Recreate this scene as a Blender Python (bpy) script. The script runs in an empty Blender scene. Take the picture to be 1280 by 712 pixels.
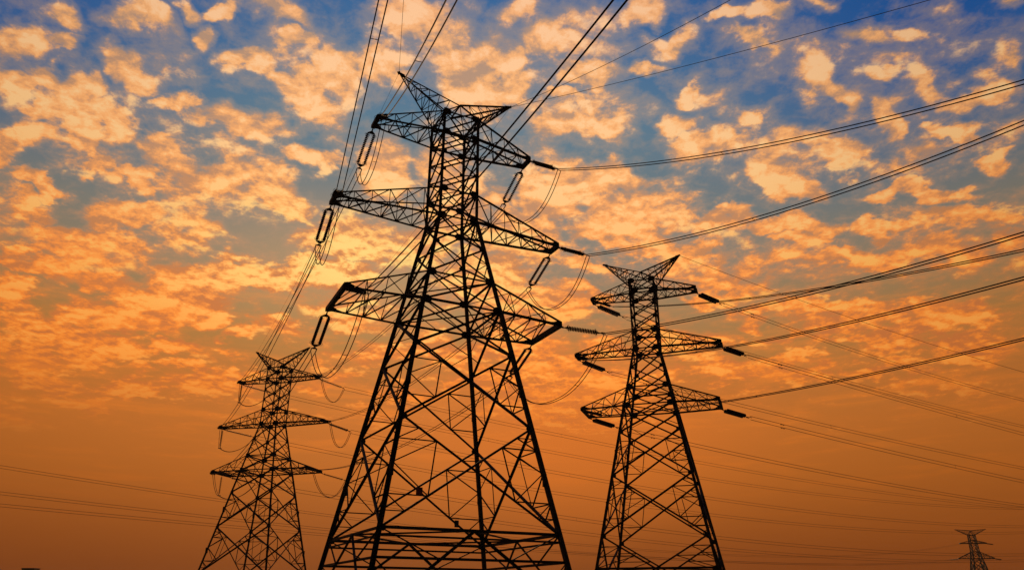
import bpy, math, random
from mathutils import Vector, Matrix
random.seed(7)
R = math.radians
C = bpy.context.scene.collection
scene = bpy.context.scene

# ------------------------------------------------------------------ camera
cam_d = bpy.data.cameras.new('camera'); cam = bpy.data.objects.new('camera', cam_d); C.objects.link(cam)
cam.location = (0, 0, 1.6)
cam.rotation_euler = (R(90 + 23.273), 0, 0)
cam.rotation_euler = (Matrix.Rotation(R(90 + 23.273), 4, 'X') @ Matrix.Rotation(R(0.164), 4, 'Z')).to_euler()
cam_d.sensor_width = 36; cam_d.lens = 36 * 928.57 / 1280
cam_d.clip_start = 0.1; cam_d.clip_end = 20000
scene.camera = cam
scene.view_settings.view_transform = 'Standard'; scene.view_settings.look = 'None'
scene.view_settings.exposure = 0; scene.view_settings.gamma = 1
scene.render.resolution_x = 1024; scene.render.resolution_y = 569

SUN_AZ, SUN_EL = -9.0, 13.0       # degrees right of +Y, degrees above the horizon

def lin(r, g, b):
    f = lambda c: (c/255/12.92) if c/255 <= .04045 else ((c/255+.055)/1.055)**2.4
    return (f(r), f(g), f(b), 1)

# ------------------------------------------------------------------ sky
CLOUDS=[
 (-40.0,33.8,1.85,1.46,26,1.0),(-38.1,36.3,1.65,1.06,-5,1.0),(-37.8,34.5,1.29,0.74,21,1.0),(-32.5,37.8,3.07,1.08,7,1.0),(-33.1,34.7,2.33,1.12,-10,1.0),
 (-28.9,33.6,1.78,0.67,15,1.0),(-27.6,38.6,1.09,0.77,-45,1.0),(-29.5,39.7,1.22,0.8,-2,1.0),(-24.0,37.3,2.14,0.68,12,1.0),(-21.5,36.9,1.65,0.79,-4,1.0),
 (-19.9,39.6,1.75,0.76,10,1.0),(-22.0,41.0,2.59,0.81,1,1.0),(-18.6,35.9,3.1,1.48,-18,1.0),(-25.0,33.1,2.92,1.41,-4,1.0),(-22.4,32.6,3.2,1.27,7,1.0),
 (-38.1,32.1,1.48,0.89,0,1.0),(-35.7,31.9,1.58,1.52,48,1.0),(-37.0,30.1,1.87,0.76,19,1.0),(-33.1,30.6,2.68,1.12,2,1.0),(-34.9,29.3,1.54,0.52,17,1.0),
 (-39.5,30.8,0.96,0.74,24,1.0),(-37.9,27.8,1.79,1.01,19,1.0),(-38.5,26.3,0.81,0.76,28,1.0),(-35.7,25.8,1.59,0.65,5,1.0),(-36.3,24.3,1.19,0.39,16,1.0),
 (-28.3,29.8,2.71,1.26,-13,1.0),(-33.0,27.9,1.31,0.37,15,1.0),(-30.5,27.9,1.64,0.38,4,1.0),(-24.8,28.8,2.85,0.85,11,1.0),(-20.0,28.5,2.36,1.11,-4,1.0),
 (-17.5,31.0,2.65,0.82,8,1.0),(-30.8,25.6,2.66,0.95,8,1.0),(-33.2,23.6,2.75,0.69,5,1.0),(-36.5,21.9,1.38,0.46,15,1.0),(-29.8,23.9,2.4,0.55,2,0.6),
 (-25.9,25.2,3.15,1.13,1,0.6),(-35.3,21.0,2.82,0.57,2,1.0),(-31.0,20.8,3.04,0.81,6,0.8),(-20.7,22.5,5.96,1.05,8,1.2),(-14.2,26.0,4.56,1.65,-3,0.9),
 (-11.4,31.7,2.68,2.43,-83,0.8),(-16.0,37.6,2.65,1.82,-17,1.0),(-12.2,38.9,2.58,1.69,6,1.0),(-9.5,42.2,3.63,1.66,-3,1.0),(-3.5,38.6,3.61,2.15,2,1.0),
 (-6.7,40.7,2.31,1.12,3,1.0),(-26.8,40.7,1.98,0.39,14,1.0),(-29.5,30.9,1.71,0.55,-5,0.7),(-36.5,19.3,1.34,0.64,13,1.0),(-24.0,23.2,3.45,0.72,9,0.8),
 (-15.8,23.1,5.03,1.2,6,1.0),(1.1,43.4,2.59,1.09,0,1.0),(3.1,41.2,2.92,1.95,-1,1.0),(7.2,38.8,3.19,1.29,3,1.0),(12.5,43.0,2.44,1.04,5,1.0),
 (15.2,40.7,2.55,1.05,2,1.0),(12.8,39.1,2.2,0.62,1,1.0),(0.3,39.0,2.29,1.91,-90,1.0),(4.8,36.9,2.24,0.58,-2,1.0),(6.0,34.5,4.91,1.24,-7,1.0),
 (8.8,30.9,4.54,1.08,-4,1.0),(3.2,30.4,3.19,1.82,-1,1.0),(16.2,37.0,1.47,0.51,3,1.0),(14.7,34.9,1.58,1.1,-7,1.0),(16.6,32.8,2.88,1.31,-8,1.0),
 (20.6,34.2,1.32,0.34,-10,1.0),(20.1,41.4,1.78,0.53,-10,1.0),(23.4,40.7,2.05,0.66,-12,1.0),(28.1,39.8,1.91,0.52,-22,0.7),(22.5,39.0,2.7,0.68,-19,0.7),
 (27.7,35.4,3.59,1.25,-41,1.0),(29.1,33.5,1.48,0.75,-23,1.0),(31.6,37.2,3.56,0.83,-21,0.65),(34.6,36.2,1.68,0.71,-18,0.7),(32.3,34.2,1.42,0.73,-17,1.0),
 (31.7,31.3,1.67,1.04,-82,1.0),(37.7,31.9,2.11,1.07,-5,1.0),(35.2,33.3,1.87,1.15,-19,0.7),(23.6,29.2,3.49,1.03,-27,1.0),(27.4,30.1,1.76,0.69,-13,0.7),
 (18.3,27.7,2.71,0.71,-8,1.0),(22.2,30.3,1.88,1.14,-10,0.7),(9.3,27.7,4.75,1.37,-8,1.0),(13.5,25.8,3.92,0.78,-5,1.0),(23.0,26.1,2.84,0.69,-9,1.0),
 (25.8,25.2,1.57,0.4,-10,1.0),(23.7,24.8,1.76,0.32,-9,1.0),(30.4,26.8,1.62,0.38,-3,1.0),(33.2,25.9,2.3,0.48,-14,1.0),(37.5,26.8,0.9,0.64,0,1.0),
 (35.6,29.9,1.92,0.57,-17,1.0),(29.4,24.5,1.89,0.69,-12,1.0),(34.3,24.0,3.93,0.84,-14,0.75),(36.8,22.3,2.06,0.62,-15,0.7),(17.4,23.6,3.26,0.77,-6,1.0),
 (22.3,23.4,1.47,0.52,-8,1.0),(26.3,22.9,2.64,0.51,-10,1.0),(31.3,22.0,4.07,0.95,-12,0.7),(6.1,24.8,2.69,0.61,-2,1.0),(40.9,36.2,1.49,0.48,-23,0.7),
 (39.9,33.0,1.0,0.95,-67,0.5),(37.2,37.1,1.08,0.3,-20,0.4),(-36.1,18.5,1.58,0.56,1,1.0),(-32.3,18.5,1.6,0.79,-7,1.0),(-26.2,19.7,5.12,1.41,17,1.0),
 (-23.3,18.9,1.4,0.57,7,1.0),(-28.6,18.4,2.19,0.77,9,1.0),(-33.3,16.9,3.04,1.17,4,0.9),(-34.7,14.9,2.03,1.13,-4,0.9),(-26.0,17.2,0.8,0.31,8,1.0),
 (-29.1,16.7,1.52,0.35,3,1.0),(-21.7,17.9,1.19,0.32,7,1.0),(-24.7,15.8,1.74,0.31,7,1.0),(-27.5,15.2,1.07,0.3,7,1.0),(-21.8,15.3,2.64,0.57,3,1.0),
 (-23.4,14.4,2.42,0.36,6,1.0),(-28.5,14.0,1.98,0.35,7,1.0),(-33.5,13.4,2.26,0.46,3,0.8),(-26.6,13.4,1.52,0.3,6,1.0),(-30.3,12.8,1.94,0.46,-4,0.6),
 (-33.7,11.5,2.65,0.5,2,0.5),(-18.3,18.8,1.78,0.53,6,1.0),(-13.0,20.9,3.15,0.9,4,0.8),(-19.1,13.6,3.97,0.51,0,0.45),(-10.3,18.3,3.78,1.21,3,0.7),
 (-8.8,15.1,3.1,0.75,2,0.6),(2.0,21.4,3.97,1.08,-1,1.0),(6.0,22.6,2.98,0.61,-2,1.0),(15.7,21.9,2.49,0.45,-5,1.0),(7.5,19.1,2.89,0.91,-2,0.8),
 (2.0,18.0,3.87,1.53,-10,0.9),(7.3,16.1,4.08,1.51,-2,0.9),(3.5,15.3,3.47,0.6,4,0.9),(12.1,18.0,2.79,0.6,-3,0.7),(24.8,19.7,4.14,0.62,-8,0.8),
 (31.4,18.1,3.66,0.8,-10,0.8),(20.4,18.5,3.47,0.52,-6,0.6),(21.4,16.1,2.52,0.46,-6,0.7),(27.3,15.4,5.12,0.6,-7,0.6),(33.6,15.8,2.98,0.78,-9,0.7),
 (31.4,13.5,3.74,0.42,-8,0.5),(19.1,20.4,2.38,0.35,-6,0.7),(25.8,17.5,2.67,0.39,-8,0.7),(14.1,15.8,3.61,0.53,-4,0.5),(32.3,33.1,7.31,2.63,-25,0.42),
 (26.0,38.0,7.08,2.14,-21,0.38),(21.5,31.6,7.49,2.93,-36,0.42),(-3.2,40.9,8.54,4.48,2,0.6),(7.3,35.6,8.78,3.51,-3,0.5),(4.6,41.4,6.85,3.41,-13,0.5),
 (-34.2,29.6,7.77,3.18,-14,0.45),(-24.9,29.1,10.66,3.44,-17,0.42),(17.1,23.9,13.75,1.78,-6,0.5),(9.7,28.8,10.91,3.03,-13,0.5),(-33.5,22.7,7.42,2.12,2,0.45),
 (32.9,29.1,5.83,2.4,-5,0.42),(33.2,23.5,5.99,1.49,-13,0.42),(-16.1,35.8,4.19,3.42,7,0.45),(-19.5,39.2,4.84,2.78,-1,0.42),(-31.5,36.4,5.28,2.09,8,0.36),
 (16.2,37.0,4.16,2.3,-20,0.36),(-4.3,29.7,4.22,2.43,2,0.9),(-5.8,32.7,3.19,2.12,-9,0.8),(0.7,26.7,4.14,2.46,0,0.9),(-2.0,23.6,4.04,2.16,1,0.8),
 (-6.9,26.5,2.72,1.83,3,0.7),(0.0,19.3,3.91,1.54,-4,0.9),(-1.2,15.7,5.08,1.33,0,0.7),(-5.2,18.6,3.22,1.22,2,0.6),(7.5,14.4,5.56,1.2,-6,0.7),
 (17.9,15.6,6.94,1.05,-8,0.7),(30.2,17.0,5.93,1.08,-9,0.7),(25.2,18.8,3.81,0.79,-8,0.7),(-30.5,16.2,4.39,1.07,9,0.7),(-23.4,14.4,5.38,0.9,6,0.5),
 (3.1,13.2,6.22,1.19,-1,0.6),(-9.9,13.0,4.85,0.94,2,0.5),(30.9,13.6,4.25,0.84,-7,0.5),(13.4,18.3,3.7,0.96,-4,0.7),(-14.3,15.8,3.6,0.83,4,0.6),
 (24.8,32.1,3.09,1.23,-20,0.6),(33.5,35.4,3.39,1.29,-17,0.5),(17.5,36.3,2.77,1.13,-8,0.5),(-21.1,29.2,3.74,1.17,-9,0.5),(-32.8,13.7,3.64,0.83,8,0.6),]

world = bpy.data.worlds.new('World'); scene.world = world; world.use_nodes = True
nt = world.node_tree; nt.nodes.clear(); N = nt.nodes; K = nt.links
def node(t, **kw):
    n = N.new(t)
    for k, v in kw.items(): setattr(n, k, v)
    return n
def setin(n, i, v):
    if isinstance(v, bpy.types.NodeSocket): K.new(v, n.inputs[i])
    else: n.inputs[i].default_value = v
def M(op, a, b=0., c=0., clamp=False):
    n = node('ShaderNodeMath', operation=op, use_clamp=clamp); setin(n, 0, a); setin(n, 1, b)
    if op in ('MULTIPLY_ADD',): setin(n, 2, c)
    return n.outputs[0]
def VM(op, a, b=(0, 0, 0)):
    n = node('ShaderNodeVectorMath', operation=op); setin(n, 0, a); setin(n, 1, b); return n.outputs[0]
def mr(v, a, b, c, d, smooth=True):
    n = node('ShaderNodeMapRange', interpolation_type='SMOOTHSTEP' if smooth else 'LINEAR')
    setin(n, 0, v)
    for i, q in enumerate((a, b, c, d)): setin(n, i+1, q)
    return n.outputs[0]
def mixc(f, a, b, mode='MIX'):
    n = node('ShaderNodeMix', data_type='RGBA', blend_type=mode); n.clamp_factor = True
    setin(n, 0, f); setin(n, 6, a); setin(n, 7, b); return n.outputs[2]
def noise(v, scale, detail=6, rough=.55, dist=0., color=False):
    n = node('ShaderNodeTexNoise'); setin(n, 'Vector', v); n.inputs['Scale'].default_value = scale
    n.inputs['Detail'].default_value = detail; n.inputs['Roughness'].default_value = rough; n.inputs['Distortion'].default_value = dist
    return n.outputs['Color' if color else 'Fac']
def ramp(v, stops):
    n = node('ShaderNodeValToRGB'); K.new(v, n.inputs[0]); e = n.color_ramp.elements
    while len(e) < len(stops): e.new(.5)
    for i, (p, c) in enumerate(stops): e[i].position = p; e[i].color = lin(*c)
    return n.outputs[0]
tc = node('ShaderNodeTexCoord'); sep = node('ShaderNodeSeparateXYZ'); K.new(tc.outputs['Generated'], sep.inputs[0])
X, Y, Z = sep.outputs
DEG = 57.29578
az = M('MULTIPLY', M('ARCTAN2', X, Y), DEG); el = M('MULTIPLY', M('ARCSINE', Z), DEG)
cmb = node('ShaderNodeCombineXYZ'); K.new(az, cmb.inputs[0]); K.new(el, cmb.inputs[1]); P = cmb.outputs[0]
# the cloud layer lies on a high plane, so its texture shrinks towards the horizon
den = M('ADD', M('MAXIMUM', Z, 0.), .16)
cp = node('ShaderNodeCombineXYZ'); K.new(M('DIVIDE', X, den), cp.inputs[0]); K.new(M('DIVIDE', Y, den), cp.inputs[1]); PL = cp.outputs[0]
def centred(c, amp): return VM('MULTIPLY', VM('SUBTRACT', c, (.5, .5, .5)), (amp, amp, 0))
warp = VM('ADD', P, centred(noise(P, .16, 3, .55, color=True), 5.0))
warp = VM('ADD', warp, centred(noise(PL, 9.0, 5, .62, color=True), 3.4))
acc = None
for (a_, e_, sa, sb, rot, st) in CLOUDS:
    mp = node('ShaderNodeMapping', vector_type='TEXTURE'); K.new(warp, mp.inputs[0])
    mp.inputs['Location'].default_value = (a_, e_, 0); mp.inputs['Rotation'].default_value = (0, 0, R(rot))
    mp.inputs['Scale'].default_value = (max(sa*1.52, 1.0), max(sb*1.52, .85), 1)
    g = node('ShaderNodeTexGradient', gradient_type='SPHERICAL'); K.new(mp.outputs[0], g.inputs[0])
    v = M('MULTIPLY', g.outputs['Fac'], min(st, 1.15))
    if acc is None: acc = v
    else:
        n = node('ShaderNodeMath', operation='SMOOTH_MAX'); K.new(acc, n.inputs[0]); K.new(v, n.inputs[1]); n.inputs[2].default_value = .10; acc = n.outputs[0]
nz = noise(PL, 6.5, 9, .60, .3)                 # billows
nf = noise(PL, 24., 7, .62, .2)                 # fine cloudlets
nb = noise(PL, 2.2, 4, .5, .2)
# far from the photographed part the layer continues as free noise
free = mr(M('ABSOLUTE', az), 44, 56, 0, 1)
free = M('MAXIMUM', free, mr(el, 47, 56, 0, 1))
acc = M('MAXIMUM', acc, M('MULTIPLY', free, mr(nb, .42, .7, 0, .8)))
fld = M('ADD', acc, M('MULTIPLY', M('SUBTRACT', nz, .5), 1.15))
fld = M('ADD', fld, M('MULTIPLY', M('SUBTRACT', nf, .5), .85))
dens = mr(M('SUBTRACT', fld, mr(el, 26, 38, 0, .10)), .17, .45, 0, 1)
veil = mr(fld, -.02, .34, 0, 1)
low = mr(el, 8.5, 17., 0, 1)                   # the layer dissolves into the dusk haze
dens_l = M('MULTIPLY', dens, low)
# relief: lit towards the sun
sunv = (.10*math.sin(R(SUN_AZ)), .10*math.cos(R(SUN_AZ)), 0)
off = noise(VM('ADD', PL, tuple(.55*c for c in sunv)), 6.5, 9, .60, .3)
rel = M('SUBTRACT', nz, off)
offf = noise(VM('ADD', PL, tuple(.2*c for c in sunv)), 24., 7, .62, .2)
relf = M('SUBTRACT', nf, offf)
light = M('ADD', M('MULTIPLY', rel, 3.0), M('MULTIPLY', relf, 1.9))
core = mr(fld, .2, 1.0, 0, .62, False)
light = M('ADD', M('ADD', light, core), .26, clamp=True)

e50 = M('DIVIDE', el, 50., clamp=True)
clear = ramp(e50, [(.00, (118, 50, 8)), (.05, (142, 70, 16)), (.17, (180, 101, 32)), (.24, (190, 110, 40)), (.29, (186, 114, 48)), (.36, (174, 122, 62)),
    (.42, (156, 126, 84)), (.48, (136, 126, 104)), (.54, (120, 124, 114)), (.62, (104, 121, 124)), (.70, (92, 122, 136)), (.78, (78, 114, 142)), (.88, (60, 104, 146)), (1., (44, 92, 150))])
lit = ramp(e50, [(.00, (160, 80, 20)), (.17, (220, 114, 28)), (.29, (246, 136, 42)), (.41, (255, 146, 56)), (.50, (255, 160, 76)),
    (.62, (253, 176, 100)), (.78, (248, 180, 110)), (1., (242, 174, 116))])
hi = ramp(e50, [(.00, (180, 100, 30)), (.29, (255, 158, 60)), (.45, (255, 186, 90)), (.62, (255, 206, 136)), (.8, (254, 204, 148)), (1., (250, 198, 146))])
shade = ramp(e50, [(.00, (140, 70, 22)), (.17, (186, 100, 38)), (.29, (200, 112, 50)), (.41, (200, 122, 66)), (.50, (196, 134, 84)),
    (.62, (192, 144, 104)), (.78, (180, 146, 116)), (1., (160, 138, 124))])
# angular distance from the glow where the sun sets behind the cloud
def dist(a0, e0, sx, sy):
    q = VM('DIVIDE', VM('SUBTRACT', P, (a0, e0, 0)), (sx, sy, 1)); n = node('ShaderNodeVectorMath', operation='LENGTH'); K.new(q, n.inputs[0]); return n.outputs['Value']
dg = dist(-5., 26., 1, .9)
edge = mr(dg, 14, 46, 0, 1)
deep = mixc(mr(el, 24, 38, 0, 1), clear, lin(18, 82, 152))
clear = mixc(M('MULTIPLY', edge, .88), clear, deep)
cloud = mixc(mr(light, .0, .70, 0, 1), shade, lit)
cloud = mixc(mr(light, .5, 1.1, 0, 1), cloud, hi)
glow = mr(dist(-12., 24.0, 22, 8.5), 0, 1, 1, 0)
cloud = mixc(M('MULTIPLY', glow, mr(light, .2, .9, .0, .85)), cloud, lin(255, 222, 126))
clear = mixc(M('MULTIPLY', glow, .35), clear, lin(226, 170, 96))
glow2 = mr(dist(4., 12., 22, 10), 0, 1, 1, 0)
clear = mixc(M('MULTIPLY', glow2, .45), clear, lin(226, 116, 34))
thin = M('MULTIPLY', M('MULTIPLY', veil, mr(el, 9, 18, .1, 1)), .46)
col = mixc(thin, clear, mixc(mr(el, 18, 30, 0, .7), mixc(.35, shade, lit), lin(152, 146, 128)))
col = mixc(M('MULTIPLY', dens_l, .93), col, cloud)
# faint streaks low down
st_v = VM('MULTIPLY', P, (.05, .42, 0)); st_n = noise(VM('ADD', st_v, centred(noise(P, .1, 3, .5, color=True), .5)), 2.2, 6, .6)
col = mixc(M('MULTIPLY', M('MULTIPLY', mr(st_n, .48, .70, 0, .34), mr(el, 4, 11, .15, 1)), mr(el, 17, 26, 1, 0)), col, lit)
fall = M('MULTIPLY', mr(dg, 14, 50, 1.08, .78), mr(el, 0, 13, .90, 1))
fc = node('ShaderNodeCombineColor'); K.new(fall, fc.inputs[0]); K.new(M('MULTIPLY', fall, .95), fc.inputs[1]); K.new(fall, fc.inputs[2])
col = mixc(1., col, fc.outputs[0], 'MULTIPLY')
# the eastern half of the sky, behind the viewer, is already dark
back = mr(Y, -.05, .45, .10, 1)
bc = node('ShaderNodeCombineColor'); K.new(back, bc.inputs[0]); K.new(back, bc.inputs[1]); K.new(back, bc.inputs[2])
col = mixc(1., col, bc.outputs[0], 'MULTIPLY')
col = mixc(mr(Z, -.03, .0, 1, 0), col, lin(60, 32, 16))
bg = node('ShaderNodeBackground'); K.new(col, bg.inputs[0]); bg.inputs[1].default_value = 1.0
sky = node('ShaderNodeTexSky'); sky.sky_type = 'NISHITA'; sky.sun_disc = False
sky.sun_elevation = R(SUN_EL); sky.sun_rotation = R(SUN_AZ)
bg2 = node('ShaderNodeBackground'); K.new(sky.outputs[0], bg2.inputs[0]); bg2.inputs[1].default_value = .0004
ad = node('ShaderNodeAddShader'); K.new(bg.outputs[0], ad.inputs[0]); K.new(bg2.outputs[0], ad.inputs[1])
wo = node('ShaderNodeOutputWorld'); K.new(ad.outputs[0], wo.inputs[0])

# ------------------------------------------------------------------ sun
sd = bpy.data.lights.new('sun', 'SUN'); sd.energy = 2.0; sd.angle = R(.6); sd.color = (1, .62, .32)
so = bpy.data.objects.new('sun', sd); C.objects.link(so)
dv = Vector((math.sin(R(SUN_AZ))*math.cos(R(SUN_EL)), math.cos(R(SUN_AZ))*math.cos(R(SUN_EL)), math.sin(R(SUN_EL))))
so.rotation_euler = dv.to_track_quat('Z', 'Y').to_euler()

# ------------------------------------------------------------------ materials
def mat(name, c1, c2, rough=.6, metal=0., scale=6., bump=0.):
    m = bpy.data.materials.new(name); m.use_nodes = True; t = m.node_tree; b = t.nodes['Principled BSDF']
    tx = t.nodes.new('ShaderNodeTexCoord'); n = t.nodes.new('ShaderNodeTexNoise'); n.inputs['Scale'].default_value = scale; n.inputs['Detail'].default_value = 5
    t.links.new(tx.outputs['Object'], n.inputs['Vector'])
    r = t.nodes.new('ShaderNodeValToRGB'); t.links.new(n.outputs['Fac'], r.inputs[0])
    r.color_ramp.elements[0].position = .35; r.color_ramp.elements[0].color = (*c1, 1)
    r.color_ramp.elements[1].position = .68; r.color_ramp.elements[1].color = (*c2, 1)
    t.links.new(r.outputs[0], b.inputs['Base Color']); b.inputs['Metallic'].default_value = metal
    rr = t.nodes.new('ShaderNodeMapRange'); t.links.new(n.outputs['Fac'], rr.inputs[0]); rr.inputs[3].default_value = rough-.1; rr.inputs[4].default_value = rough+.12
    t.links.new(rr.outputs[0], b.inputs['Roughness'])
    if bump:
        bp = t.nodes.new('ShaderNodeBump'); bp.inputs['Strength'].default_value = bump; t.links.new(n.outputs['Fac'], bp.inputs['Height']); t.links.new(bp.outputs[0], b.inputs['Normal'])
    return m
STEEL = mat('weathered_steel', (.022, .020, .020), (.05, .044, .040), .8, .1, 3.)
RUST = mat('rusted_steel', (.05, .028, .02), (.09, .05, .03), .7, .2, 3.)
PORC = mat('brown_porcelain', (.022, .011, .009), (.04, .018, .013), .65, 0., 8.)
HARD = mat('forged_fittings', (.03, .028, .028), (.055, .05, .05), .8, .1, 10.)
WIRE = mat('stranded_conductor', (.03, .026, .024), (.05, .042, .038), .8, 0., 4.)
REDP = mat('red_enamel_plate', (.20, .022, .012), (.26, .035, .018), .5, 0., 6.)
DARKP = mat('dark_enamel_plate', (.02, .024, .034), (.035, .038, .05), .5, 0., 6.)
CONC = mat('weathered_concrete', (.22, .20, .18), (.34, .32, .28), .9, 0., 2., .3)
GRASS = mat('dry_grass_field', (.035, .045, .016), (.085, .075, .032), .95, 0., .6, .6)
EARTH = mat('bare_earth', (.08, .055, .035), (.14, .10, .065), .95, 0., 1.2, .5)
WALLM = mat('painted_render', (.30, .27, .23), (.38, .35, .30), .85, 0., .8, .1)
ROOFM = mat('bitumen_roof', (.04, .04, .042), (.07, .068, .066), .9, 0., 1.)
GLASS = mat('window_glass', (.02, .025, .03), (.03, .035, .04), .12, 0., 1.)

# ------------------------------------------------------------------ object helpers
class MB:
    def __init__(s): s.v = []; s.f = []
    def prism(s, ring0, ring1):
        n = len(ring0); b = len(s.v); s.v += [tuple(p) for p in ring0] + [tuple(p) for p in ring1]
        for i in range(n): j = (i+1) % n; s.f.append((b+i, b+j, b+n+j, b+n+i))
        s.f.append(tuple(b+i for i in reversed(range(n)))); s.f.append(tuple(b+n+i for i in range(n)))
    def frame(s, p0, p1, hint):
        d = (p1-p0); L = d.length; d = d/L
        h = hint - d*hint.dot(d)
        if h.length < 1e-3: h = Vector((0, 0, 1)) - d*d.z
        if h.length < 1e-3: h = Vector((1, 0, 0))
        h.normalize(); return d, h, d.cross(h)
    def angle(s, p0, p1, w, hint=Vector((0, 0, 1)), ext=0.):
        """rolled steel angle: an L section with both flanges w wide"""
        p0 = Vector(p0); p1 = Vector(p1)
        if (p1-p0).length < 1e-4: return
        d, h, k = s.frame(p0, p1, hint); t = max(.012, w*.11)
        p0 = p0-d*ext; p1 = p1+d*ext
        pr = [(-.35*w, -.5*w), (-.35*w, .5*w), (-.35*w+t, .5*w), (-.35*w+t, -.5*w+t), (.65*w, -.5*w+t), (.65*w, -.5*w)]
        s.prism([p0+h*a+k*b for a, b in pr], [p1+h*a+k*b for a, b in pr])
    def bar(s, p0, p1, a, b=None, hint=Vector((0, 0, 1))):
        p0 = Vector(p0); p1 = Vector(p1); b = b or a; d, h, k = s.frame(p0, p1, hint)
        q = [(-a/2, -b/2), (a/2, -b/2), (a/2, b/2), (-a/2, b/2)]
        s.prism([p0+h*x+k*y for x, y in q], [p1+h*x+k*y for x, y in q])
    def tube(s, pts, r, n=6, rads=None):
        pts = [Vector(p) for p in pts]; b = len(s.v); m = len(pts); up = Vector((0, 0, 1)); prev = None
        for i, p in enumerate(pts):
            d = (pts[min(i+1, m-1)]-pts[max(i-1, 0)]).normalized()
            if prev is None:
                h = up - d*up.dot(d)
                if h.length < 1e-3: h = Vector((1, 0, 0)) - d*d.x
            else: h = prev - d*prev.dot(d)
            h.normalize(); prev = h; k = d.cross(h); rr = rads[i] if rads else r
            for j in range(n):
                a = 2*math.pi*j/n; s.v.append(tuple(p+h*rr*math.cos(a)+k*rr*math.sin(a)))
        for i in range(m-1):
            for j in range(n):
                j2 = (j+1) % n; s.f.append((b+i*n+j, b+i*n+j2, b+(i+1)*n+j2, b+(i+1)*n+j))
        s.f.append(tuple(b+j for j in reversed(range(n)))); s.f.append(tuple(b+(m-1)*n+j for j in range(n)))
    def plate(s, c, u, v, pts, t):
        """flat plate with a polygon outline in the (u, v) plane, thickness t"""
        c = Vector(c); n = u.cross(v).normalized()*t/2
        s.prism([c+u*a+v*b-n for a, b in pts], [c+u*a+v*b+n for a, b in pts])
    def box(s, a, b):
        x0, y0, z0 = a; x1, y1, z1 = b
        s.prism([(x0, y0, z0), (x1, y0, z0), (x1, y1, z0), (x0, y1, z0)], [(x0, y0, z1), (x1, y0, z1), (x1, y1, z1), (x0, y1, z1)])
    def torus(s, c, u, v, Rr, r, n=16, m=6):
        pts = [Vector(c)+u*Rr*math.cos(2*math.pi*i/n)+v*Rr*math.sin(2*math.pi*i/n) for i in range(n+1)]
        s.tube(pts, r, m)
    def build(s, name, m, parent=None, smooth=False):
        me = bpy.data.meshes.new(name); me.from_pydata(s.v, [], s.f); me.materials.append(m)
        if smooth: me.polygons.foreach_set('use_smooth', [True]*len(me.polygons))
        me.update(); o = bpy.data.objects.new(name, me); C.objects.link(o); o.parent = parent; return o
def tag(o, label=None, cat=None, group=None, kind=None):
    if label: o['label'] = label
    if cat: o['category'] = cat
    if group: o['group'] = group
    if kind: o['kind'] = kind
    return o
def empty(name, loc=(0, 0, 0), rz=0):
    o = bpy.data.objects.new(name, None); o.location = loc; o.rotation_euler = (0, 0, rz); o.empty_display_size = .5; C.objects.link(o); return o

# ------------------------------------------------------------------ setting: ground
def sheet(name, m, x0, x1, y0, y1, z, n=40, amp=0.):
    s = MB(); v = []
    for j in range(n+1):
        for i in range(n+1):
            s.v.append((x0+(x1-x0)*i/n, y0+(y1-y0)*j/n, z+amp*(random.random()-.5)))
    for j in range(n):
        for i in range(n): a = j*(n+1)+i; s.f.append((a, a+1, a+n+2, a+n+1))
    o = s.build(name, m); tag(o, kind='structure'); return o
sheet('ground', GRASS, -1450, 1450, -1450, 1450, -.02, 60, 0.)
def ribbon(name, m, pts, w, z):
    s = MB(); n = len(pts)
    for i, p in enumerate(pts):
        d = Vector(pts[min(i+1, n-1)])-Vector(pts[max(i-1, 0)]); k = Vector((-d.y, d.x)).normalized()*w/2
        s.v += [(p[0]+k.x, p[1]+k.y, z), (p[0]-k.x, p[1]-k.y, z)]
    for i in range(n-1): s.f.append((2*i, 2*i+1, 2*i+3, 2*i+2))
    tag(s.build(name, m), kind='structure')
ribbon('path', EARTH, [Vector((-6+9*math.sin(y/60.), y)) for y in range(-80, 420, 10)], 3.2, -.012)

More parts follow.
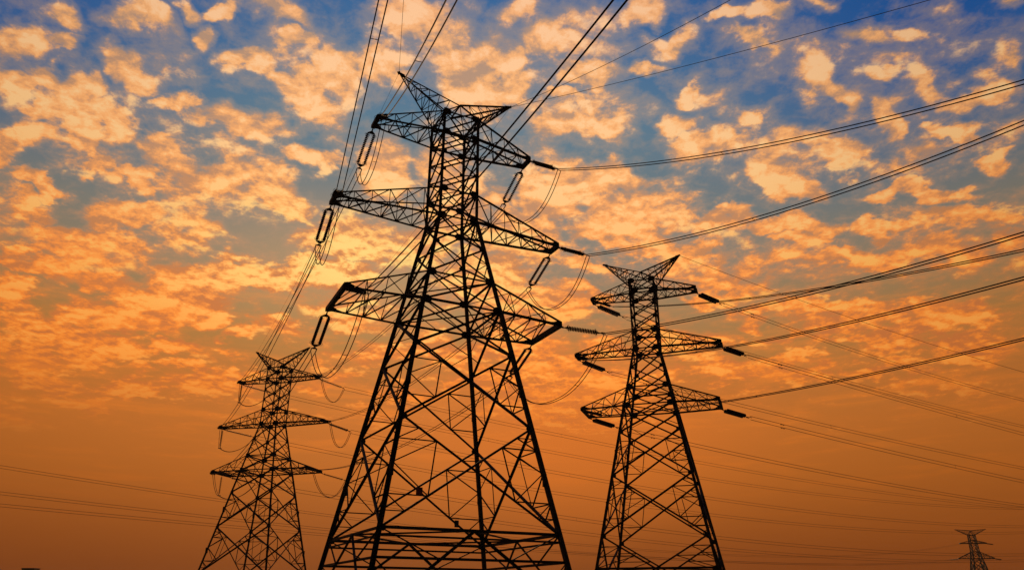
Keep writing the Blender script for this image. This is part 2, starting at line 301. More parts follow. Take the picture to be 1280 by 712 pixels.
# ------------------------------------------------------------------ lattice towers
def lattice_tower(S):
    """S: dict with levels, widths and arms, all in metres in the tower's own axes (cross-arms along x)"""
    root = empty(S.get('name', 'lattice_tower'), (S['x'], S['y'], 0), S['yaw'])
    tag(root, S['label'], 'pylon', 'steel lattice transmission towers')
    zw, zt, z1, w1, ww, wt = S['zw'], S['zt'], S['zd'], S['wd'], S['ww'], S['wt']
    def h(z):
        if z <= zw: return w1 + (ww-w1)*(z-z1)/(zw-z1)
        return ww + (wt-ww)*(z-zw)/(zt-zw)
    CN = {'A': (-1, -1), 'R': (1, -1), 'B': (1, 1), 'L': (-1, 1)}
    def node_(c, z): a = h(z); return Vector((CN[c][0]*a, CN[c][1]*a, z))
    faces = [('A', 'R', Vector((0, -1, 0))), ('R', 'B', Vector((1, 0, 0))), ('B', 'L', Vector((0, 1, 0))), ('L', 'A', Vector((-1, 0, 0)))]
    k = S.get('k', 1.12)
    lv = S['levels']
    # legs with gusset plates at every bracing level, on a concrete footing
    for c, (sx, sy) in CN.items():
        s = MB(); out = Vector((sx, sy, 0)).normalized()
        zz = [0.05]+lv
        for a, b in zip(zz[:-1], zz[1:]):
            w = k*(.30 if b <= S['l3'] else .26 if b <= zw else .20)
            s.angle(node_(c, a), node_(c, b), w, Vector((sx, 0, 0)), .04)
            p = node_(c, a)+(node_(c, b)-node_(c, a))*.5                     # splice plates
            if b-a > 5: s.bar(p-Vector((0, 0, .5)), p+Vector((0, 0, .5)), w*.8, w*.8)
        for z in lv:
            g = k*(.62 if z in S['big'] else .40 if z < zw else .34)
            p = node_(c, z)
            for u in (Vector((-sx, 0, 0)), Vector((0, -sy, 0))):
                v = Vector((0, 0, 1))
                s.plate(p+u*g*.25, u, v, [(-.45*g, -.5*g), (.35*g, -.55*g), (.75*g, -.2*g), (.75*g, .2*g), (.35*g, .55*g), (-.45*g, .5*g)], .03)
        z = 2.2                                                             # step bolts
        if c in ('A', 'B'):
            while z < zt:
                p = node_(c, z); s.bar(p, p+Vector((sx*.26, 0, 0)), .022); z += .45
        leg = s.build('leg', STEEL, root)
        f = MB(); p = node_(c, 0)
        f.prism([(p.x-.9, p.y-.9, -.3), (p.x+.9, p.y-.9, -.3), (p.x+.9, p.y+.9, -.3), (p.x-.9, p.y+.9, -.3)],
                [(p.x-.45, p.y-.45, .45), (p.x+.45, p.y-.45, .45), (p.x+.45, p.y+.45, .45), (p.x-.45, p.y+.45, .45)])
        f.build('footing', CONC, leg)
    # bracing, one part per face
    for (c0, c1, n) in faces:
        s = MB()
        zz = lv
        for a, b in zip(zz[:-1], zz[1:]):
            A0, A1, B0, B1 = node_(c0, a), node_(c1, a), node_(c0, b), node_(c1, b)
            H = b-a; wx = k*(.17 if a < S['l3']-.1 else .14 if a < zw-.1 else .115)
            if b <= S['kz']+.01: continue
            if S.get('vee') and a == S['kz']:
                mid = (A0+A1)/2; s.angle(B0, mid, k*.16, n); s.angle(B1, mid, k*.16, n)
                for (L0, L1) in ((A0, B0), (A1, B1)):
                    for t in (.33, .62): s.angle(L1+(mid-L1)*t, L1+(L0-L1)*t, k*.08, n); s.angle(L1+(mid-L1)*t, L1+(L0-L1)*min(1, t+.36), k*.075, n)
                continue
            s.angle(A0, B1, wx, n); s.angle(A1, B0, wx, -n)
            if H > 3.4:                                                    # redundant members
                wr = k*(.085 if H > 5 else .065)
                X_ = A0+(B1-A0)*((A1-A0).length/((A1-A0).length+(B1-B0).length))
                for (L0, L1) in ((A0, B0), (A1, B1)):
                    lm = lambda t: L0+(L1-L0)*t
                    if H > 5.:
                        mu = L1+(X_-L1)*.5; ml = L0+(X_-L0)*.5
                        tm = (X_.z-L0.z)/H
                        s.angle(mu, lm(tm+(1-tm)*.5), wr, n); s.angle(ml, lm(tm*.5), wr, n)
                        s.angle(mu, lm(tm), wr, n); s.angle(ml, lm(tm), wr, n); s.angle(mu, ml, wr*.9, n)
                        if H > 7:
                            q = L1+(X_-L1)*.25; s.angle(q, lm(tm+(1-tm)*.5), wr, n); q2 = L0+(X_-L0)*.25; s.angle(q2, lm(tm*.5), wr, n)
                            s.angle(q, lm(tm+(1-tm)*.77), wr*.8, n); s.angle(q2, lm(tm*.25), wr*.8, n)
                    else:
                        tm = (X_.z-L0.z)/H
                        mu = L1+(X_-L1)*.5; ml = L0+(X_-L0)*.5
                        s.angle(mu, lm(tm), wr, n); s.angle(ml, lm(tm), wr, n)
        for z in S['horiz']:
            s.angle(node_(c0, z), node_(c1, z), k*(.20 if z < 10 else .15), Vector((0, 0, 1)))
            if z < 10: s.angle(node_(c0, z-.55), node_(c1, z-.55), k*.13, Vector((0, 0, 1)))
        # below the belt
        zk = S['kz']; mid = (node_(c0, zk)+node_(c1, zk))/2
        for c in (c0, c1):
            top = node_(c, zk); bot = node_(c, .4)
            s.angle(mid, bot, k*.18, n)
            for t in (.33, .66):
                s.angle(mid+(bot-mid)*t, top+(bot-top)*t, k*.09, n)
            s.angle(mid+(bot-mid)*.33, top, k*.09, n); s.angle(mid+(bot-mid)*.66, top+(bot-top)*.33, k*.09, n)
        if S.get('zg'):
            z = S['zg']; s.angle(node_(c0, z), node_(c1, z), k*.17, Vector((0, 0, 1)))
        s.build('face_bracing', STEEL, root)
    # plan bracing (diaphragms)
    for z in S['horiz']:
        s = MB()
        if z < 10 or z > zw:
            ms = [(node_(a, z)+node_(b, z))/2 for a, b, _ in faces]
            for i in range(4): s.angle(ms[i], ms[(i+1) % 4], k*(.12 if z < 10 else .08), Vector((0, 0, 1)))
        else:
            s.angle(node_('A', z), node_('B', z), k*.11, Vector((0, 0, 1))); s.angle(node_('L', z), node_('R', z), k*.11, Vector((0, 0, 1)))
        s.build('plan_bracing', STEEL, root)
    # cross-arms
    tips = {}
    for (zl, zu, ln, tw) in S['arms']:
        for sx in (-1, 1):
            s = MB(); a, b = h(zl), h(zu)
            cn = lambda sy: (Vector((sx*a, sy*a, zl)), Vector((sx*b, sy*b, zu)), Vector((sx*ln, sy*tw, zl)), Vector((sx*ln, sy*tw, zl+.32)))
            n = max(4, round((ln-a)/1.65))
            rows = {}
            for sy in (-1, 1):
                l0, u0, l1, u1 = cn(sy); n_ = Vector((0, sy, 0))
                s.angle(l0, l1, k*(.19 if sy < 0 else .17), n_, .05); s.angle(u0, u1, k*.13, n_, .05)
                lo = [l0+(l1-l0)*i/n for i in range(n+1)]; up = [u0+(u1-u0)*i/n for i in range(n+1)]; rows[sy] = (lo, up)
                for i in range(n):
                    if i > 0: s.angle(lo[i], up[i], k*.065, n_)
                    if i % 2: s.angle(lo[i], up[i+1], k*.075, n_)
                    else: s.angle(up[i], lo[i+1], k*.075, n_)
            for i in range(n):
                (l0, u0), (l1, u1) = rows[-1], rows[1]
                p, q = (l0, l1) if i % 2 else (l1, l0)
                s.angle(p[i], q[i+1], k*.085, Vector((0, 0, 1)))
                if i % 2 == 0: s.angle(q[i], p[i+1], k*.07, Vector((0, 0, 1)))
                if i: s.angle(l0[i], l1[i], k*.08, Vector((0, 0, 1)))
                p, q = (u0, u1) if i % 2 else (u1, u0)
                s.angle(p[i], q[i+1], k*.06, Vector((0, 0, 1)))
            arm = s.build('crossarm', STEEL, root)
            e = MB(); e.angle(Vector((sx*ln, -tw-.12, zl)), Vector((sx*ln, tw+.12, zl)), k*.34, Vector((0, 0, 1)))
            e.angle(Vector((sx*ln, -tw, zl+.32)), Vector((sx*ln, tw, zl+.32)), k*.14, Vector((0, 0, 1)))
            for sy in (-1, 1):
                e.plate((sx*ln, sy*tw, zl+.1), Vector((-sx, 0, 0)), Vector((0, 0, 1)), [(-.12, -.25), (.25, -.22), (.8, -.1), (.8, .14), (.2, .38), (-.12, .28)], .03)
            e.build('end_beam', STEEL, arm)
    # earth wire peaks
    (pl, pz, vz, vy) = S['peak']; a = h(zt)
    for sx in (-1, 1):
        s = MB(); ap = Vector((sx*pl, 0, pz)); ch = []
        for sy in (-1, 1):
            c0 = Vector((sx*a, sy*a, zt)); v0 = Vector((0, sy*vy, vz))
            s.angle(c0, ap, k*.14, Vector((0, sy, 0)), .03); s.angle(v0, ap, k*.13, Vector((0, sy, 0)), .03)
            s.angle(v0, c0, k*.11, Vector((0, sy, 0)))
            n = 6; lo = [c0+(ap-c0)*i/n for i in range(n+1)]; up = [v0+(ap-v0)*i/n for i in range(n+1)]; ch.append((lo, up))
            for i in range(n-1):
                s.angle(lo[i], up[i+1], k*.065, Vector((0, sy, 0)))
                if i: s.angle(lo[i], up[i], k*.055, Vector((0, sy, 0)))
        for i in range(n-1):
            s.angle(ch[0][0][i+1], ch[1][0][i], k*.06); s.angle(ch[0][0][i+1], ch[1][0][i+1], k*.055)
            s.angle(ch[0][1][i], ch[1][1][i+1], k*.055)
        s.plate(ap, Vector((sx, 0, 0)), Vector((0, 0, 1)), [(-.7, -.35), (.1, -.12), (.22, .05), (.1, .16), (-.6, 0)], .05)
        s.bar(ap+Vector((0, -.25, 0)), ap+Vector((0, .25, 0)), .1)
        if sx < 0:
            s.angle(Vector((0, -vy, vz)), Vector((0, vy, vz)), k*.12)
            for q in (-1, 1): s.angle(Vector((0, -vy, vz)), Vector((q*a, vy if 0 else a, zt)), k*.07)
        s.build('earth_wire_peak', STEEL, root)
    return root

MAIN = dict(levels=[3.3, 6.61, 15.09, 21.6, 25.95, 28.89, 32.38, 35.52, 38.47, 40.63, 42.75, 45.0, 47.39],
    big={25.95, 28.89, 35.52, 38.47, 45.0, 47.39}, horiz=[6.61, 25.95, 28.89, 35.52, 38.47, 45.0, 47.39], kz=6.61, zg=4.58,
    zw=35.52, zt=47.39, zd=6.61, wd=7.24, ww=1.862, wt=1.80, l3=25.95,
    arms=[(25.95, 28.89, 10.4, 2.99), (35.52, 38.47, 11.55, .85), (45.0, 47.39, 8.32, .85)], peak=(6.37, 51.71, 48.95, 1.25),
    x=-5.969, y=64.371, yaw=.46259, label='largest lattice pylon at the centre with double insulator strings hanging below its arms')
T1 = lattice_tower(MAIN)
LEFT = dict(MAIN, k=1.35, x=-49.231, y=152.26, yaw=-.2656, arms=[(25.95, 28.89, 10.6, 2.99), (35.52, 38.47, 12.1, .85), (45.0, 47.39, 9.1, .85)],
    label='smaller lattice pylon on the left with hanging jumper strings, behind the largest pylon')
T2 = lattice_tower(LEFT)
RIGHT = dict(k=1.3, levels=[3.0, 5.79, 9.73, 17.54, 23.55, 27.47, 30.19, 33.2, 36.18, 38.89, 41., 43., 45.0, 46.98],
    big={27.47, 30.19, 36.18, 38.89, 45.0, 46.98}, horiz=[5.79, 27.47, 30.19, 36.18, 38.89, 45.0, 46.98], kz=5.79, vee=True, zg=None,
    zw=36.18, zt=46.98, zd=9.73, wd=6.684, ww=1.76, wt=1.80, l3=27.47,
    arms=[(27.47, 30.19, 9.61, 2.7), (36.18, 38.89, 10.6, 1.05), (45.0, 46.98, 7.85, .9)], peak=(5.88, 51.04, 48.46, 1.28),
    x=20.12, y=105.036, yaw=-.31218, label='mid sized lattice pylon on the right with thick black insulator strings pointing right')
T3 = lattice_tower(RIGHT)
FAR = dict(levels=[3.5, 9., 16., 23., 29.5, 32.3, 36.8, 39.5, 42.4, 44.6, 47.9], big=set(), horiz=[9., 32.3, 36.8, 42.4, 44.6, 47.9], kz=9., zg=None,
    zw=36.8, zt=47.9, zd=9., wd=6.3, ww=2.1, wt=1.8, l3=29.5, k=2.3,
    arms=[(32.3, 36.8, 11.5, .9), (42.4, 44.2, 8.5, .9)], peak=(10.2, 51.9, 51.0, 1.2),
    x=327., y=555., yaw=-.18, label='tiny distant pylon near the horizon at the lower right corner')
T4 = lattice_tower(FAR)

# enamel plates bolted to the bracing of the largest pylon's rear left face
def plate_on(root, u, w, hh, m, name, label):
    a = 7.24+(1.862-7.24)*(15.09-6.61)/(35.52-6.61)
    p0 = Vector((-a, a, 15.09)); p1 = Vector((7.24, 7.24, 6.61)); p = p0+(p1-p0)*u
    s = MB(); s.box((p.x-w/2, p.y-.16, p.z-hh/2), (p.x+w/2, p.y-.13, p.z+hh/2))
    for q in (-1, 1): s.box((p.x+q*w*.3-.02, p.y-.13, p.z-.04), (p.x+q*w*.3+.02, p.y+.1, p.z+.04))
    o = s.build(name, m, root); o['label'] = label
plate_on(T1, .465, .62, .72, REDP, 'warning_plate', 'small dull red plate')
plate_on(T1, .775, .42, .62, DARKP, 'number_plate', 'small dark plate')

# ------------------------------------------------------------------ insulator strings
def basis(d):
    d = d.normalized(); k = d.cross(Vector((0, 0, 1)))
    if k.length < 1e-3: k = Vector((1, 0, 0))
    k.normalize(); return d, k, k.cross(d)
def disc_row(p0, p1, r, n, parent):
    s = MB(); d = p1-p0; L = d.length; pts = []; rads = []
    pitch = L/n
    for i in range(n):
        for t, q in ((.02, .22), (.34, .26), (.40, .95), (.52, 1.), (.62, .60), (.68, .2), (.98, .2)):
            pts.append(p0+d*((i+t)/n)); rads.append(max(.035, r*q))
    s.tube(pts, r, 9, rads); return s.build('disc_row', PORC, parent, False)
def insulator(P0, P1, label, group, sep=.46, r=.15, n=22, head=.55, tail=.75):
    P0 = Vector(P0); P1 = Vector(P1); root = empty('insulator_string', P0); tag(root, label, 'insulator', group)
    D = P1-P0; L = D.length; d, k, u = basis(D); O = Vector((0, 0, 0))
    a = d*head; b = d*(L-tail)
    for q in (-1, 1): disc_row(a+d*.12+k*sep/2*q, b-d*.12+k*sep/2*q, r, n, root)
    for c, sg in ((a, 1), (b, -1)):
        s = MB(); s.plate(c-d*.02*sg, k, d*sg, [(-sep*.62, .02), (-sep*.55, .09), (sep*.55, .09), (sep*.62, .02), (.05, -.26), (-.05, -.26)], .03)
        for q in (-1, 1): s.bar(c+k*sep/2*q, c+k*sep/2*q+d*sg*.14, .05)
        s.build('yoke_plate', HARD, root)
        g = MB()
        for q in (-1, 1): g.torus(c+k*sep*.5*q+d*sg*.22, k, u, .25, .016, 14, 5); g.bar(c+k*sep*.5*q, c+k*sep*.5*q+d*sg*.22+u*.2, .025)
        g.build('arcing_ring', HARD, root)
    s = MB(); s.tube([O, a-d*.2], .05, 6); s.tube([O+d*.1, O+d*.28], .07, 6); s.build('shackle', HARD, root)
    s = MB(); s.tube([b+d*.2, b+d*(tail*.55)], .05, 6)
    e = b+d*tail*.5; s.plate(e, k, d, [(-.30, .10), (.30, .10), (.10, -.1), (-.10, -.1)], .05)
    for q in (-1, 1): s.tube([e+k*.24*q+d*.05, b+d*tail+k*.24*q], .05, 6)
    s.build('dead_end_clamp', HARD, root)
    return root

# ------------------------------------------------------------------ conductors
def tubes(s, pts, r, n=6): s.tube(pts, r, n)
def bundle(pts, label, group, r=.032, sp=.24, spacers=6, damper=None, name='twin_conductor', cat='power line', vert=False):
    """two parallel stranded conductors held apart by spacers"""
    pts = [Vector(p) for p in pts]; o = pts[0].copy(); root = empty(name, o); tag(root, label, cat, group)
    loc = [p-o for p in pts]; n = len(loc)
    def side(i):
        d = loc[min(i+1, n-1)]-loc[max(i-1, 0)]; d.z = 0; d.normalize(); return Vector((0, 0, 1)) if vert else Vector((d.y, -d.x, 0))
    for q in (-1, 1):
        s = MB(); s.tube([p+side(i)*sp*q for i, p in enumerate(loc)], r, 6); s.build('conductor', WIRE, root, True)
    for j in range(spacers):
        i = int((j+.6)/spacers*(n-1)); s = MB(); w = side(i)
        s.bar(loc[i]-w*sp, loc[i]+w*sp, .03)
        d = (loc[i+1]-loc[i-1]).normalized() if 0 < i < n-1 else Vector((0, 1, 0))
        for q in (-1, 1): s.bar(loc[i]+w*sp*q-d*.09, loc[i]+w*sp*q+d*.09, .06)
        s.build('spacer', HARD, root)
    if damper:
        acc = 0
        for i in range(1, n):
            acc += (loc[i]-loc[i-1]).length
            if acc > damper: break
        d = (loc[i]-loc[i-1]).normalized()
        for q in (-1, 1):
            p = loc[i]+side(i)*sp*q-Vector((0, 0, .12)); s = MB()
            s.bar(p+Vector((0, 0, .14)), p, .05); s.tube([p-d*.28, p+d*.28], .018, 5)
            for e in (-1, 1): s.tube([p+d*.28*e-d*.08, p+d*.28*e+d*.08], .06, 7)
            s.build('vibration_damper', HARD, root)
    return root
def single(pts, label, group, r=.02, name='earth_wire', cat='earth wire'):
    pts = [Vector(p) for p in pts]; o = pts[0].copy(); s = MB(); s.tube([p-o for p in pts], r, 5); ob = s.build(name, WIRE, None, True); ob.location = o; tag(ob, label, cat, group); return ob
def quad(P1, th, a, b, L, n=90):
    """a span of wire leaving P1 with heading th, sagging as a parabola; where it would come too low it is carried up again"""
    P1 = Vector(P1); t = R(th); out = []; z = P1.z; ds = L/n; sl = -a; x = 0.
    for i in range(n+1):
        out.append(Vector((P1.x+x*math.cos(t), P1.y+x*math.sin(t), z)))
        bb = b
        if sl < 0 and z-9 < sl*sl/(4*b)*1.0: bb = sl*sl/(4*max(z-8, .5))
        z += sl*ds+bb*ds*ds; sl += 2*bb*ds; x += ds
    return out
def sagged(A, B, sag, n=60):
    A = Vector(A); B = Vector(B); return [A+(B-A)*(i/n)-Vector((0, 0, 4*sag*(i/n)*(1-i/n))) for i in range(n+1)]
def loop(A, B, sag, skew=0., n=28):
    A = Vector(A); B = Vector(B); out = []
    for i in range(n+1):
        t = i/n; w = (1-(abs(2*t-1))**2.3); out.append(A+(B-A)*t-Vector((0, 0, sag*w)))
    return out
def W(T, x, y, z):
    c, s_ = math.cos(T['yaw']), math.sin(T['yaw']); return Vector((T['x']+c*x-s_*y, T['y']+s_*x+c*y, z))

TIER = ['upper', 'middle', 'lower']
armz = {'MAIN': [(45., 8.32, .85), (35.52, 11.55, .85), (25.95, 10.4, 2.99)], 'LEFT': [(45., 9.1, .85), (35.52, 12.1, .85), (25.95, 10.6, 2.99)],
        'RIGHT': [(45., 7.85, .9), (36.18, 10.6, 1.05), (27.47, 9.61, 2.7)]}
# --- largest pylon: strings and spans towards the viewer
NEAR = {
'L0': ((-13.035, 59.898, 45.0), (-11.595, 55.896, 42.371), -72.77, 0.5245, 0.002329),
'L1': ((-15.926, 58.456, 35.52), (-14.485, 54.134, 33.46), -71.74, 0.0, 0.0003),
'L2': ((-13.942, 57.054, 25.95), (-11.327, 53.354, 23.836), -63.15, 0.0708, 0.001853),
'R0': ((1.856, 67.324, 45.0), (4.79, 65.085, 42.425), -51.02, 0.4712, 0.003468),
'R1': ((4.746, 68.765, 35.52), (7.476, 66.04, 33.201), -54.13, 0.2887, 0.003408),
'R2': ((4.672, 66.337, 25.95), (8.651, 64.747, 24.573), -50.6, 0.1655, 0.002325)}
SIDE = {'L': 'left', 'R': 'right'}
dirn = {'L': 'rising overhead', 'R': 'sweeping right'}
ends = {}
for key, (P0, P1, th, a, b) in NEAR.items():
    sd_, i = key[0], int(key[1]); sg = -1 if sd_ == 'L' else 1
    P0 = Vector(P0)-Vector((0, 0, .17))
    lab = f"insulator string at the near tip of the {TIER[i]} {SIDE[sd_]} arm of the largest pylon"
    insulator(P0, P1, lab, 'insulator strings of the largest pylon', r=.175, sep=.46, n=18)
    bundle(quad(P1, th, a, b, 95), f"twin wires {dirn[sd_]} from the {TIER[i]} {SIDE[sd_]} arm of the largest pylon", 'twin conductors on the viewer side', r=.042, sp=.25, spacers=3)
    # far side: string, span to the left pylon, string there
    z, ln, tw = armz['MAIN'][i]; z2, ln2, tw2 = armz['LEFT'][i]
    F0 = W(MAIN, sg*ln, tw, z-.17); G0 = W(LEFT, sg*ln2, -tw2, z2-.17)
    hd = (G0-F0); hd.z = 0; hd.normalize()
    F1 = F0+hd*4.75+Vector((0, 0, -2.35)); G1 = G0-hd*4.9+Vector((0, 0, -.9))
    insulator(F0, F1, f"double insulator string at the far tip of the largest pylon's {TIER[i]} {SIDE[sd_]} arm", 'insulator strings of the largest pylon', sep=.66, r=.165, n=17, head=.6, tail=.9)
    insulator(G0, G1, f"insulator string on the viewer side of the {TIER[i]} {SIDE[sd_]} arm of the left pylon", 'insulator strings of the left pylon', r=.2, n=20)
    bundle(sagged(F1, G1, 2.6), f"twin wires between the {TIER[i]} {SIDE[sd_]} arms of the largest and the left pylon", 'twin conductors between the two pylons', r=.040, spacers=4)
    ends[key] = (Vector(P1), F1, G1)
    # jumper loop passing under the arm
    q = (F1-Vector(P1)).normalized()
    bundle(loop(Vector(P1)-Vector((0, 0, .1)), F1-Vector((0, 0, .1)), 3.6 if i < 2 else 4.2), f"drooping jumper loop under the {TIER[i]} {SIDE[sd_]} arm tip of the largest pylon", 'jumper loops', r=.036, sp=.2, spacers=2, name='jumper_loop', cat='jumper')
# --- left pylon, far side
LF = {'R0': ((-35.291, 152.224, 43.324), 29.61, .0877, .000199), 'L0': ((-52.412, 157.523, 43.748), 30.85, .0943, .000249),
'R1': ((-33.209, 152.556, 34.278), 30.1, .0952, .000276), 'L1': ((-54.867, 158.47, 34.288), 28.68, .1087, .000295),
'R2': ((-33.54, 153.65, 24.608), 26.77, .1078, .000328), 'L2': ((-54.0, 160.4, 24.9), 28.6, .1, .00026)}
for key, (P1, th, a, b) in LF.items():
    sd_, i = key[0], int(key[1]); sg = -1 if sd_ == 'L' else 1; z, ln, tw = armz['LEFT'][i]; P1 = Vector(P1)
    P0 = W(LEFT, sg*ln, tw, z-.17)
    insulator(P0, P1, f"reddish insulator string slanting right from the {TIER[i]} {SIDE[sd_]} arm of the left pylon", 'insulator strings of the left pylon', r=.2, n=22, head=.4, tail=.6)
    bundle(quad(P1, th, a, b, 460, 110), f"faint twin wires running right from the left pylon's {TIER[i]} {SIDE[sd_]} arm", 'faint twin conductors across the low sky', r=.034, sp=.34, spacers=5, vert=True)
    G1 = ends[key][2]
    if sd_ == 'R':
        bundle(loop(G1-Vector((0, 0, .1)), P1-Vector((0, 0, .1)), 4.0), f"drooping jumper loop beside the {TIER[i]} right arm tip of the left pylon", 'jumper loops', r=.046, sp=.16, spacers=2, name='jumper_loop', cat='jumper')
    else:
        top = W(LEFT, -ln+.25, 0, z-.2); bot = top-Vector((0, 0, 4.0))
        t = empty('insulator_string', top); tag(t, f"vertical insulator string hanging from the {TIER[i]} left arm of the left pylon", 'insulator', 'hanging jumper strings of the left pylon')
        disc_row(Vector((0, 0, -.35)), Vector((0, 0, -3.6)), .21, 22, t)
        s = MB(); s.tube([(0, 0, 0), (0, 0, -.36)], .035, 6); s.build('shackle', HARD, t)
        s = MB(); s.tube([(0, 0, -3.6), (0, 0, -3.95)], .035, 6); s.box((-.35, -.06, -4.05), (.35, .06, -3.93)); s.build('jumper_clamp', HARD, t)
        pts = loop(G1-Vector((0, 0, .1)), bot, .8, n=12)+loop(bot, P1-Vector((0, 0, .1)), 1.6, n=14)[1:]
        bundle(pts, f"jumper wires through the hanging string of the {TIER[i]} left arm of the left pylon", 'jumper loops', r=.046, sp=.16, spacers=2, name='jumper_loop', cat='jumper')
# --- right pylon
RN = [((12.373, 106.595, 45.0), (15.066, 103.19, 42.518), -68.53, .3771, .001398), ((9.71, 107.296, 36.18), (10.901, 102.923, 34.07), -73.73, .3085, .001217),
      ((10.145, 105.422, 27.47), (12.786, 101.572, 25.68), -65.96, .181, .001075)]
for i, (P0, P1, th, a, b) in enumerate(RN):
    insulator(Vector(P0)-Vector((0, 0, .17)), P1, f"insulator string at the near tip of the {TIER[i]} left arm of the right pylon", 'insulator strings of the right pylon', r=.2, sep=.42, n=18)
    bundle(quad(P1, th, a, b, 150), f"twin wires from the {TIER[i]} left arm of the right pylon rising to the right edge", 'twin conductors on the viewer side', r=.042, sp=.26, spacers=3)
RF = [('R0', (32.744, 106.929, 44.401), 32.7, .0625, .00044), ('R1', (35.359, 106.328, 35.841), 28.54, .0754, .000166), ('R2', (35.085, 107.94, 26.895), 29.73, .0653, .000178),
      ('L2', (16.712, 113.904, 26.613), 31.67, .0635, .000258), ('L0', (18.226, 110.697, 43.516), 30.88, .0566, .000208), ('L1', (15.536, 112.02, 34.865), 28.94, .0694, .000184)]
for key, P1, th, a, b in RF:
    sd_, i = key[0], int(key[1]); sg = -1 if sd_ == 'L' else 1; z, ln, tw = armz['RIGHT'][i]
    insulator(W(RIGHT, sg*ln, tw, z-.17), P1, f"thick black insulator string slanting down right from the {TIER[i]} {SIDE[sd_]} arm of the right pylon", 'insulator strings of the right pylon', r=.29, sep=.48, n=20, head=.7, tail=1.3)
    bundle(quad(P1, th, a, b, 330, 100), f"twin wires falling right from the {TIER[i]} {SIDE[sd_]} arm of the right pylon", 'twin conductors leaving the right pylon', r=.036, sp=.26, spacers=4, damper=3.4, vert=True)

# --- distant line ending on the tiny pylon
for nm, A, B, sag, lab in (('u', (-111.6, 150., 28.), (327-8.5, 555, 42.2), 13., 'highest of the three faint twin wires entering from the lower left edge'),
                           ('m', (-110., 150., 22.5), (327-11.5, 555., 32.), 8., 'middle one of the three faint twin wires entering from the lower left edge'),
                           ('l', (-109.2, 150., 20.), (327+11.5, 555., 32.), 7., 'lowest of the three faint twin wires entering from the lower left edge')):
    bundle(sagged(A, B, sag, 120), lab, 'faint twin conductors across the low sky', r=.034, sp=.28, spacers=5, vert=True)
for sx, tier, z, ln in ((-1, 'left', 32.3, 11.5), (1, 'right', 32.3, 11.5), (1, 'upper right', 42.4, 8.5)):
    p = W(FAR, sx*ln, 0, z-.1); q = p+Vector((sx*6.0, 1.5, -.6))
    insulator(p, q, f"dark insulator string beside the {tier} arm tip of the tiny distant pylon", 'insulator strings of the tiny distant pylon', r=.3, sep=.6, n=18)

# --- earth wires
def qpeak(P, th, a, b, L): return quad(P, th, a, b, L, 80)
single(qpeak(W(MAIN, -6.37, 0, 51.7), -79.62, .3357, .00175, 80), 'thin wire rising almost straight up from the left peak of the largest pylon', 'earth wires', .018)
single(qpeak(W(MAIN, 6.37, 0, 51.7), -59.03, .3886, .001757, 90), 'thin wire slanting steeply to the top edge from the right peak of the largest pylon', 'earth wires', .024)
single(qpeak(W(MAIN, 6.37, 0, 51.7), -47.31, .37116, .000867, 90), 'thin wire slanting gently to the top right from the right peak of the largest pylon', 'earth wires', .024)
single(qpeak(W(RIGHT, 5.88, 0, 51.0), 13.98, .28357, .000834, 150), 'thin wire falling to the right edge from the right peak of the right pylon', 'earth wires', .03)
single(sagged(W(MAIN, -6.37, 0, 51.7), W(LEFT, -6.37, 0, 51.7), 1.8), 'thin wire between the left peaks of the largest and the left pylon', 'earth wires', .013)
single(sagged(W(MAIN, 6.37, 0, 51.7), W(LEFT, 6.37, 0, 51.7), 1.8), 'thin wire between the right peaks of the largest and the left pylon', 'earth wires', .013)

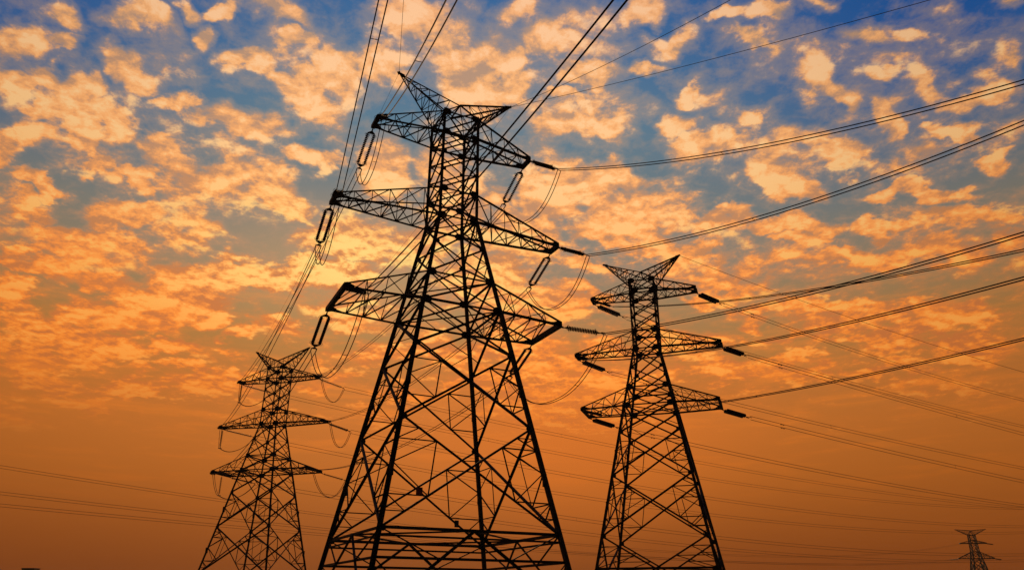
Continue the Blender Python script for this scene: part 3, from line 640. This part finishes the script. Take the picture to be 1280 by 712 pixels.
# ------------------------------------------------------------------ distant buildings whose roofs just reach the frame
def building(x, y, w, d, hgt, hut, label, floors, cols):
    root = empty('apartment_building', (x, y, 0), math.atan2(-x, y)*-0.0); tag(root, label, 'building')
    s = MB(); s.box((-w/2, -d/2, 0), (w/2, d/2, hgt)); s.build('wall', WALLM, root)
    s = MB(); s.box((-w/2-.3, -d/2-.3, hgt+.003), (w/2+.3, d/2+.3, hgt+.35)); rf = s.build('roof', ROOFM, root)
    s = MB(); s.box((hut[0], -2.5, hgt+.353), (hut[1], 2.5, hgt+hut[2])); s.box((hut[0]-.3, -2.8, hgt+hut[2]+.003), (hut[1]+.3, 2.8, hgt+hut[2]+.25)); s.build('stair_tower', WALLM, rf)
    fh = hgt/floors
    for j in range(floors):
        for i in range(cols):
            cx = -w/2+(i+.5)*w/cols; cz = j*fh+fh*.55
            f = MB(); a, b = .75, .7
            f.box((cx-a, -d/2-.06, cz-b), (cx-a+.08, -d/2-.003, cz+b)); f.box((cx+a-.08, -d/2-.06, cz-b), (cx+a, -d/2-.003, cz+b))
            f.box((cx-a+.08, -d/2-.06, cz-b), (cx+a-.08, -d/2-.003, cz-b+.08)); f.box((cx-a+.08, -d/2-.06, cz+b-.08), (cx+a-.08, -d/2-.003, cz+b))
            fr = f.build('window', CONC, root)
            g = MB(); g.box((cx-a+.08, -d/2-.03, cz-b+.08), (cx+a-.08, -d/2-.004, cz+b-.08)); g.build('pane', GLASS, fr)
building(-261., 420., 26., 12., 16.7, (4., 10.5, 1.8), 'flat roofed distant block with a stair tower at the lower left corner', 6, 8)
building(301., 420., 22., 12., 17.4, (-10., -5., 3.0), 'flat roofed distant block at the lower right corner beyond the frame edge', 6, 7)
# ------------------------------------------------------------------ dusk haze
HZ = 0.00007
s = MB(); s.box((-1500, -1500, -1.), (1500, 1500, 62.)); hz = s.build('haze', HARD); tag(hz, kind='stuff')
m = bpy.data.materials.new('haze'); m.use_nodes = True; t = m.node_tree; t.nodes.clear()
pv = t.nodes.new('ShaderNodeVolumePrincipled'); pv.inputs['Color'].default_value = (.85, .78, .72, 1); pv.inputs['Density'].default_value = HZ; pv.inputs['Anisotropy'].default_value = .0
mo = t.nodes.new('ShaderNodeOutputMaterial'); t.links.new(pv.outputs[0], mo.inputs['Volume']); hz.data.materials.clear(); hz.data.materials.append(m)
